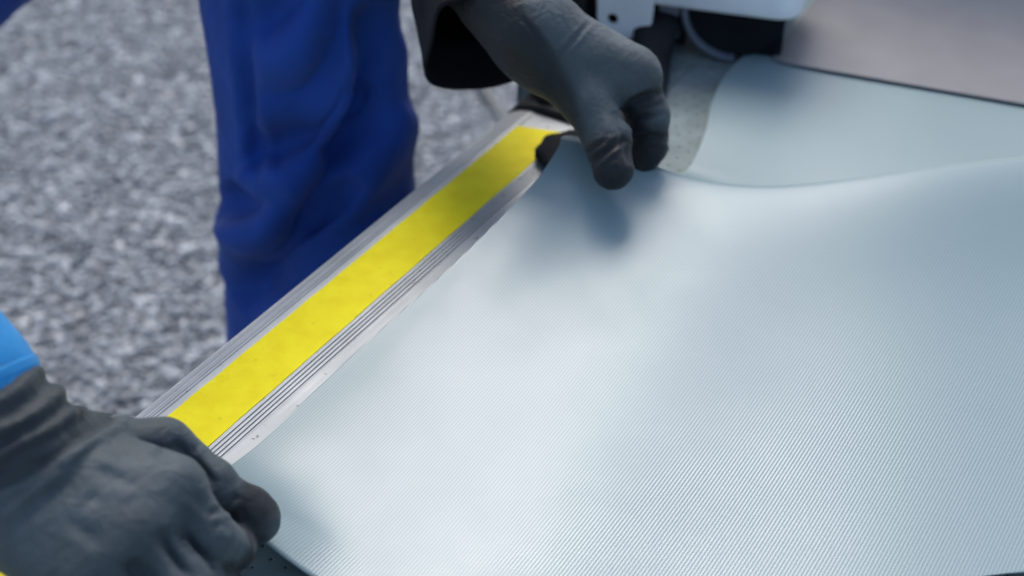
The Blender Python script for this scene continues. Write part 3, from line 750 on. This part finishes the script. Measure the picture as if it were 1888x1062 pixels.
# ---- left hand: reaching down, thumb in front of the raised film, fingers behind it
lw = PY(985, 62, 1.10)
lt = [(PY(1018, 112, 1.085), 0.027), (PY(1082, 185, 1.060), 0.0225), (PY(1120, 258, 1.030), 0.0195), (PY(1131, 312, 1.006), 0.0178)]
li = [(PY(1163, 142, 1.085), 0.0215), (PY(1196, 212, 1.070), 0.0185), (PY(1196, 268, 1.064), 0.0165), (PY(1182, 298, 1.060), 0.0140)]
away = np.array([0.002, 0.015, -0.0115])
def shift(ch, k, s): return [(p + away * k + np.array([0, 0, 0.004 * k]) * (1 - i / 3), r * s) for i, (p, r) in enumerate(ch)]
lm_ = shift(li, 1.0, 0.98); lr_ = shift(li, 1.9, 0.95); lp_ = shift(li, 2.7, 0.86)
L_palm = [(lw, li[0][0], 0.032, 0.0225), (lw + away * .5, lm_[0][0], 0.031, 0.0225), (lw + away, lr_[0][0], 0.030, 0.0215), (lw + away * 1.4, lp_[0][0], 0.028, 0.020),
          (lw, lt[0][0], 0.034, 0.029), (lt[0][0], li[0][0], 0.026, 0.019), (lt[1][0], li[0][0], 0.017, 0.014)]
L_cuff = [(lw, 0.036), (PY(930, 0, 1.13), 0.036), (PY(870, -60, 1.17), 0.038)]
def coat_shade_l(V, N):
    f = np.zeros(len(V))
    for ch in (li, lm_, lr_, lp_): f = np.maximum(f, 1 - sstep(to_bones(V, [(ch[0][0] * .7 + ch[1][0] * .3, ch[2][0]), (ch[2][0], ch[3][0])]), 0.0215, 0.026))
    f = np.maximum(f, 1 - sstep(np.linalg.norm(V - lt[3][0], axis=1), 0.026, 0.036))
    # palm side: rubber coating plus the shaded left part painted dark
    side = (V - PY(1058, 172, 1.06)) @ np.array([-0.86, -0.31, -0.41]) - 0.35 * np.maximum(0, (V - PY(1058, 172, 1.06)) @ np.array([0.5, -0.5, -0.7])) ** 1.0
    f = np.maximum(f, 0.9 * sstep(side, -0.006, 0.006))
    return f
L_cr = [([PY(1135, 205, 1.04), PY(1150, 265, 1.03), PY(1158, 310, 1.02)], 0.0045, 0.0050, dict(lip=0.1, reach=.04)),
        ([PY(1145, 195, 1.06), PY(1185, 178, 1.06), PY(1222, 168, 1.07)], 0.0022, 0.0028, dict(lip=0.7, reach=.035)),
        ([PY(1150, 225, 1.05), PY(1185, 215, 1.05), PY(1230, 210, 1.06)], 0.0014, 0.0025, dict(lip=0.7, reach=.035)),
        ([PY(1155, 258, 1.05), PY(1195, 250, 1.05), PY(1238, 262, 1.06)], 0.0022, 0.0026, dict(lip=0.7, reach=.035)),
        ([PY(1090, 305, 1.01), PY(1122, 275, 1.01), PY(1155, 255, 1.02)], 0.0020, 0.0026, dict(lip=0.8, reach=.03)),
        ([PY(1085, 280, 1.02), PY(1122, 256, 1.01)], 0.0012, 0.0022, dict(lip=0.8, reach=.03)),
        ([PY(1015, 120, 1.06), PY(1052, 82, 1.07), PY(1090, 40, 1.10)], 0.0012, 0.0020, dict(lip=0.8, reach=.05)),
        ([PY(955, 30, 1.08), PY(995, 75, 1.07), PY(1025, 117, 1.06)], 0.0012, 0.0020, dict(lip=0.6, reach=.05))]
glove('glove', L_palm, [li, lm_, lr_, lp_], lt, L_cuff, 0.05, L_cr, coat_shade_l, label='dark grey coated glove gripping the raised far edge of the film')

# ---- knitted cuffs, sleeves and jacket
def fold_noise(seed, amp, scale):
    return lambda p, t, th: amp * wobble(p, scale, seed, 2)
r_sh, r_el = np.array([-0.56, 1.18, 1.30]), np.array([-0.70, 0.88, 1.12])
l_sh, l_el = np.array([-0.30, 1.53, 1.32]), np.array([-0.14, 1.50, 1.10])
def sleeve(pts, radii, material, seed, amp, droop=None, nr=70, ns=64):
    wob = fold_noise(seed, amp, 0.07)
    V, F = tube(pts, radii, nr, ns, (0, 0, 1), (False, False), lambda p, t, th: wob(p, t, th) * np.clip(3 * (1.15 - t), 0, 1) + amp * .8 * np.sin(22 * t + 2 * np.sin(th + seed)) * np.sin(math.pi * t))
    if droop:
        V = [v + np.array(droop) * max(0, (i // ns) / (nr - 1) - .6) ** 1.3 * (1 if True else 0) for i, v in enumerate(V)]
    return V, F
VR, FR = sleeve([np.array([-0.50, 1.36, 1.32]), r_sh, (r_sh + r_el) / 2, r_el, r_el * .5 + P(-130, 600, .94) * .5, P(-118, 640, 0.925), P(-52, 728, 0.903)], [(0.06, 0.06), (0.085, 0.085), (0.075, .075), (0.07, 0.07), (.055, .055), (0.042, 0.042), (0.0415, 0.0415)], None, 5, 0.0012)
so_ = mesh_obj('sleeve', VR, FR, M['jacket_sunlit'], person); so_.modifiers.new('thickness', 'SOLIDIFY').thickness = 0.002
ring = np.array(VR).reshape(70, 64, 3); kk = int(np.argmax(ring[66] @ np.array([0.9, 0.5, 0.3])))
Vs, Fs = tube(ring[30:69:3, kk], [(0.0013, 0.0013)] * 13, 40, 8, (0, 0, 1)); mesh_obj('sleeve_seam', Vs, Fs, M['jacket_shaded'], so_)
so_['label'] = 'jacket sleeve end in sunlit blue above the near glove'
VL, FL = sleeve([np.array([-0.44, 1.45, 1.33]), l_sh, l_el * .6 + l_sh * .4, l_el, PY(850, -110, 1.26), PY(868, -10, 1.18), PY(890, 80, 1.125)], [(0.06, 0.06), (0.085, 0.085), (0.078, .078), (0.07, 0.07), (.060, .060), (0.058, 0.052), (0.064, 0.050)], None, 9, 0.003)
tip_dir = PY(800, 186, 1.10) - PY(890, 80, 1.125); tip_dir /= np.linalg.norm(tip_dir)
VL = np.array(VL).reshape(70, 64, 3)
for i in range(70):
    rel = VL[i] - VL[i].mean(0); rel /= np.linalg.norm(rel, axis=1)[:, None]
    k = sstep(np.array([i / 69]), 0.72, 1.0)[0]
    wt = np.clip(rel @ tip_dir, 0, 1)
    cen = VL[i].mean(0); cc = np.abs(rel @ tip_dir); ss = np.sqrt(np.clip(1 - cc * cc, 0, 1))
    sc_ = 1.12 * (cc ** 1.3 + ss ** 1.3) ** (-1 / 1.3) * 1.0
    VL[i] = cen + (VL[i] - cen) * (1 + k * (sc_ - 1))[:, None]
    VL[i] += tip_dir * (0.020 * k * wt ** 5)[:, None]
VL = list(VL.reshape(-1, 3))
so2 = mesh_obj('sleeve', VL, FL, M['jacket_shaded'], person); so2.modifiers.new('thickness', 'SOLIDIFY').thickness = 0.002
so2['label'] = 'loose sleeve end of the same jacket, coloured dark for shade, above the far glove'
# torso of the jacket
wob = fold_noise(21, 0.008, 0.16)
V, F = tube([(-0.37, 1.50, 0.95), (-0.37, 1.48, 1.00), (-0.41, 1.45, 1.13), (-0.46, 1.42, 1.29), (-0.48, 1.41, 1.39), (-0.48, 1.41, 1.43)], [(0.20, 0.15), (0.20, 0.15), (0.20, 0.145), (0.21, 0.145), (0.17, 0.11), (0.08, 0.075)], 60, 64, (-0.526, -0.85, 0), (True, True), lambda p, t, th: wob(p, t, th))
mesh_obj('jacket', V, F, M['jacket_shaded'], person)

# ---- trousers: left leg near the table, right leg set back
def leg_fold_fn():
    yl = 1.22
    folds = [  # measured fold lines on the front of the leg: points, depth, width
        ([(702, -30), (697, 60), (680, 170), (645, 275), (590, 360), (520, 425), (460, 465)], 0.012, 0.010),
        ([(660, -20), (628, 70), (585, 140), (520, 195)], 0.011, 0.014), ([(580, -25), (520, 25), (450, 66)], 0.012, 0.012),
        ([(662, 140), (635, 210), (575, 262), (500, 285), (455, 270)], 0.012, 0.015), ([(655, 330), (580, 430), (500, 500), (430, 560)], 0.016, 0.015),
        ([(395, 335), (425, 372), (480, 385), (545, 365)], 0.012, 0.011),
        ([(448, -30), (458, 100), (470, 230), (480, 340)], 0.0035, 0.005)]
    return [(np.array([PY(x, y, yl) for x, y in pts]), d, w_) for pts, d, w_ in folds]
def trousers():
    cl = []; rl = []
    rows = [(0, 370, 740), (100, 386, 741), (200, 400, 743), (300, 406, 752), (350, 407, 765), (430, 424, 778), (520, 416, 785), (610, 419, 790), (720, 425, 795)]
    Y0 = 1.30
    top_c = [(-0.235, 1.38, 0.99), (-0.215, 1.335, 0.92)]; top_r = [(0.11, 0.11), (0.105, 0.105)]
    for y, xl, xr in rows:
        pl, pr = PY(xl, y, Y0), PY(xr, y, Y0); cl.append((pl + pr) / 2); rl.append(((pr[0] - pl[0]) / 2, 0.098))
    cl = [np.array(c) for c in top_c] + cl + [np.array([-0.19, 1.31, 0.20]), np.array([-0.19, 1.32, 0.06])]
    rl = top_r + rl + [(0.115, 0.11), (0.11, 0.115)]
    V1, F1 = tube(cl, rl, 300, 200, (1, 0, 0), (False, False))
    V1 = np.array(V1); F1a = np.array(F1)
    for pts, d, w_ in leg_fold_fn():
        N = normals(V1, F1a); 
        cen = V1.mean(0)
        if ((V1 - cen) * N).sum() < 0: N = -N
        crease(V1, N, pts, d * 2.2, w_ * 1.4, lip=0.55, reach=0.25)
        g3 = V1.reshape(300, 200, 3)
        for _ in range(1):                                # ease the cloth
            g3 = 0.5 * g3 + 0.25 * (np.roll(g3, 1, 1) + np.roll(g3, -1, 1))
            g3[1:-1] = 0.5 * g3[1:-1] + 0.25 * (g3[2:] + g3[:-2])
        V1 = g3.reshape(-1, 3).copy()
    N = normals(V1, F1a)
    if ((V1 - V1.mean(0)) * N).sum() < 0: N = -N
    V1 = V1 + N * (0.0022 * wobble(V1, 0.11, 31, 3))[:, None]
    wob2 = fold_noise(8, 0.010, 0.16)
    V2, F2 = tube([(-0.40, 1.50, 1.03), (-0.46, 1.52, 0.95), (-0.70, 1.53, 0.768), (-0.98, 1.53, 0.61), (-1.08, 1.65, 0.32), (-1.15, 1.80, 0.06)], [(0.13, 0.12), (0.12, 0.115), (0.105, 0.105), (0.095, 0.095), (0.088, 0.088), (0.095, 0.095)], 70, 48, (0, 0, 1), (False, False), lambda p, t, th: wob2(p, t, th))
    V3, F3 = tube([(-0.36, 1.47, 1.04), (-0.355, 1.47, 0.95), (-0.35, 1.46, 0.92), (-0.35, 1.45, 0.88)], [(0.19, 0.135), (0.195, 0.14), (0.17, 0.13), (0.08, 0.07)], 24, 48, (-0.526, -0.85, 0), (True, True))
    V = V1.tolist(); F = [tuple(f) for f in F1]
    add((V, F), ([list(v) for v in V2], F2)); add((V, F), ([list(v) for v in V3], F3))
    return mesh_obj('trousers', V, F, M['trousers'], person)
tr = trousers(); tr['label'] = 'loose royal blue work trousers with deep folds'

# ---- boots, head, hair
def boot(x, y, ang):
    c, s = math.cos(ang), math.sin(ang)
    def L(f, r, z): return np.array([x + c * f + s * r, y + s * f - c * r, z])
    def fn(G):
        d = rcone(G, L(0, 0, 0.20), L(0, 0, 0.07), 0.05, 0.05)
        d = smin(d, rcone(G, L(-0.03, 0, 0.045), L(0.13, 0, 0.045), 0.042, 0.046), 0.03)
        return np.maximum(d, 0.004 - G[..., 2])
    V, F = sdf_mesh(fn, L(0, 0, 0) - np.array([.22, .22, 0.02]), L(0, 0, 0) + np.array([.22, .22, .28]), 0.006, 2)
    mesh_obj('boot', V, F, M['boot'], person)
boot(-0.19, 1.33, -0.5); boot(-1.15, 1.80, -0.5)
def head():
    hc = np.array([-0.46, 1.37, 1.56]); fw = np.array([0.72, -0.45, -0.52]); fw /= np.linalg.norm(fw)
    rt_ = np.cross(fw, [0, 0, 1]); rt_ /= np.linalg.norm(rt_); up = np.cross(rt_, fw)
    def H(f, r, u): return hc + fw * f + rt_ * r + up * u
    def fn(G):
        d = rcone(G, H(-0.01, 0, 0.03), H(-0.02, 0, 0.025), 0.088, 0.09)
        d = smin(d, rcone(G, H(0.045, 0, -0.055), H(0.055, 0, -0.085), 0.05, 0.032), 0.05)
        d = smin(d, rcone(G, H(0.080, 0, 0.0), H(0.102, 0, -0.03), 0.010, 0.013), 0.012)
        for q in (-1, 1):
            d = smin(d, rcone(G, H(0.0, q * .083, 0.01), H(-0.008, q * .087, -0.02), 0.014, 0.010), 0.008)
            d = -smin(-d, rcone(G, H(0.088, q * .032, 0.012), H(0.088, q * .034, 0.012), 0.010, 0.010), 0.012)
        d = smin(d, rcone(G, H(0.086, -0.018, -0.06), H(0.086, 0.018, -0.06), 0.008, 0.008), 0.008)
        d = smin(d, rcone(G, H(-0.035, 0, -0.05), np.array([-0.48, 1.41, 1.38]), 0.05, 0.062), 0.03)
        return d
    V, F = sdf_mesh(fn, hc - 0.24, hc + 0.16, 0.005, 2)
    mesh_obj('body', V, F, M['skin'], person)
    def fh(G):
        d = rcone(G, H(-0.015, 0, 0.036), H(-0.03, 0, 0.02), 0.093, 0.094)
        face = ((G - H(0.03, 0, 0.045)) @ (fw * .85 - up * .5).astype(np.float32))
        return np.maximum(d, face)
    V, F = sdf_mesh(fh, hc - 0.16, hc + 0.16, 0.006, 2)
    mesh_obj('hair', V, F, M['hair'], person)
head()

# ================================================================== cable on the ground
V, F = tube([P(868, 118, 0.02), P(885, 150, 0.016), P(905, 185, 0.012), P(925, 215, 0.012), P(960, 280, 0.012)], [(0.011, 0.011)] * 5, 40, 12, (1, 0, 0))
tag(mesh_obj('cable', V, F, M['cable']), 'dark cable lying on the stone chips beyond the table', 'cable')
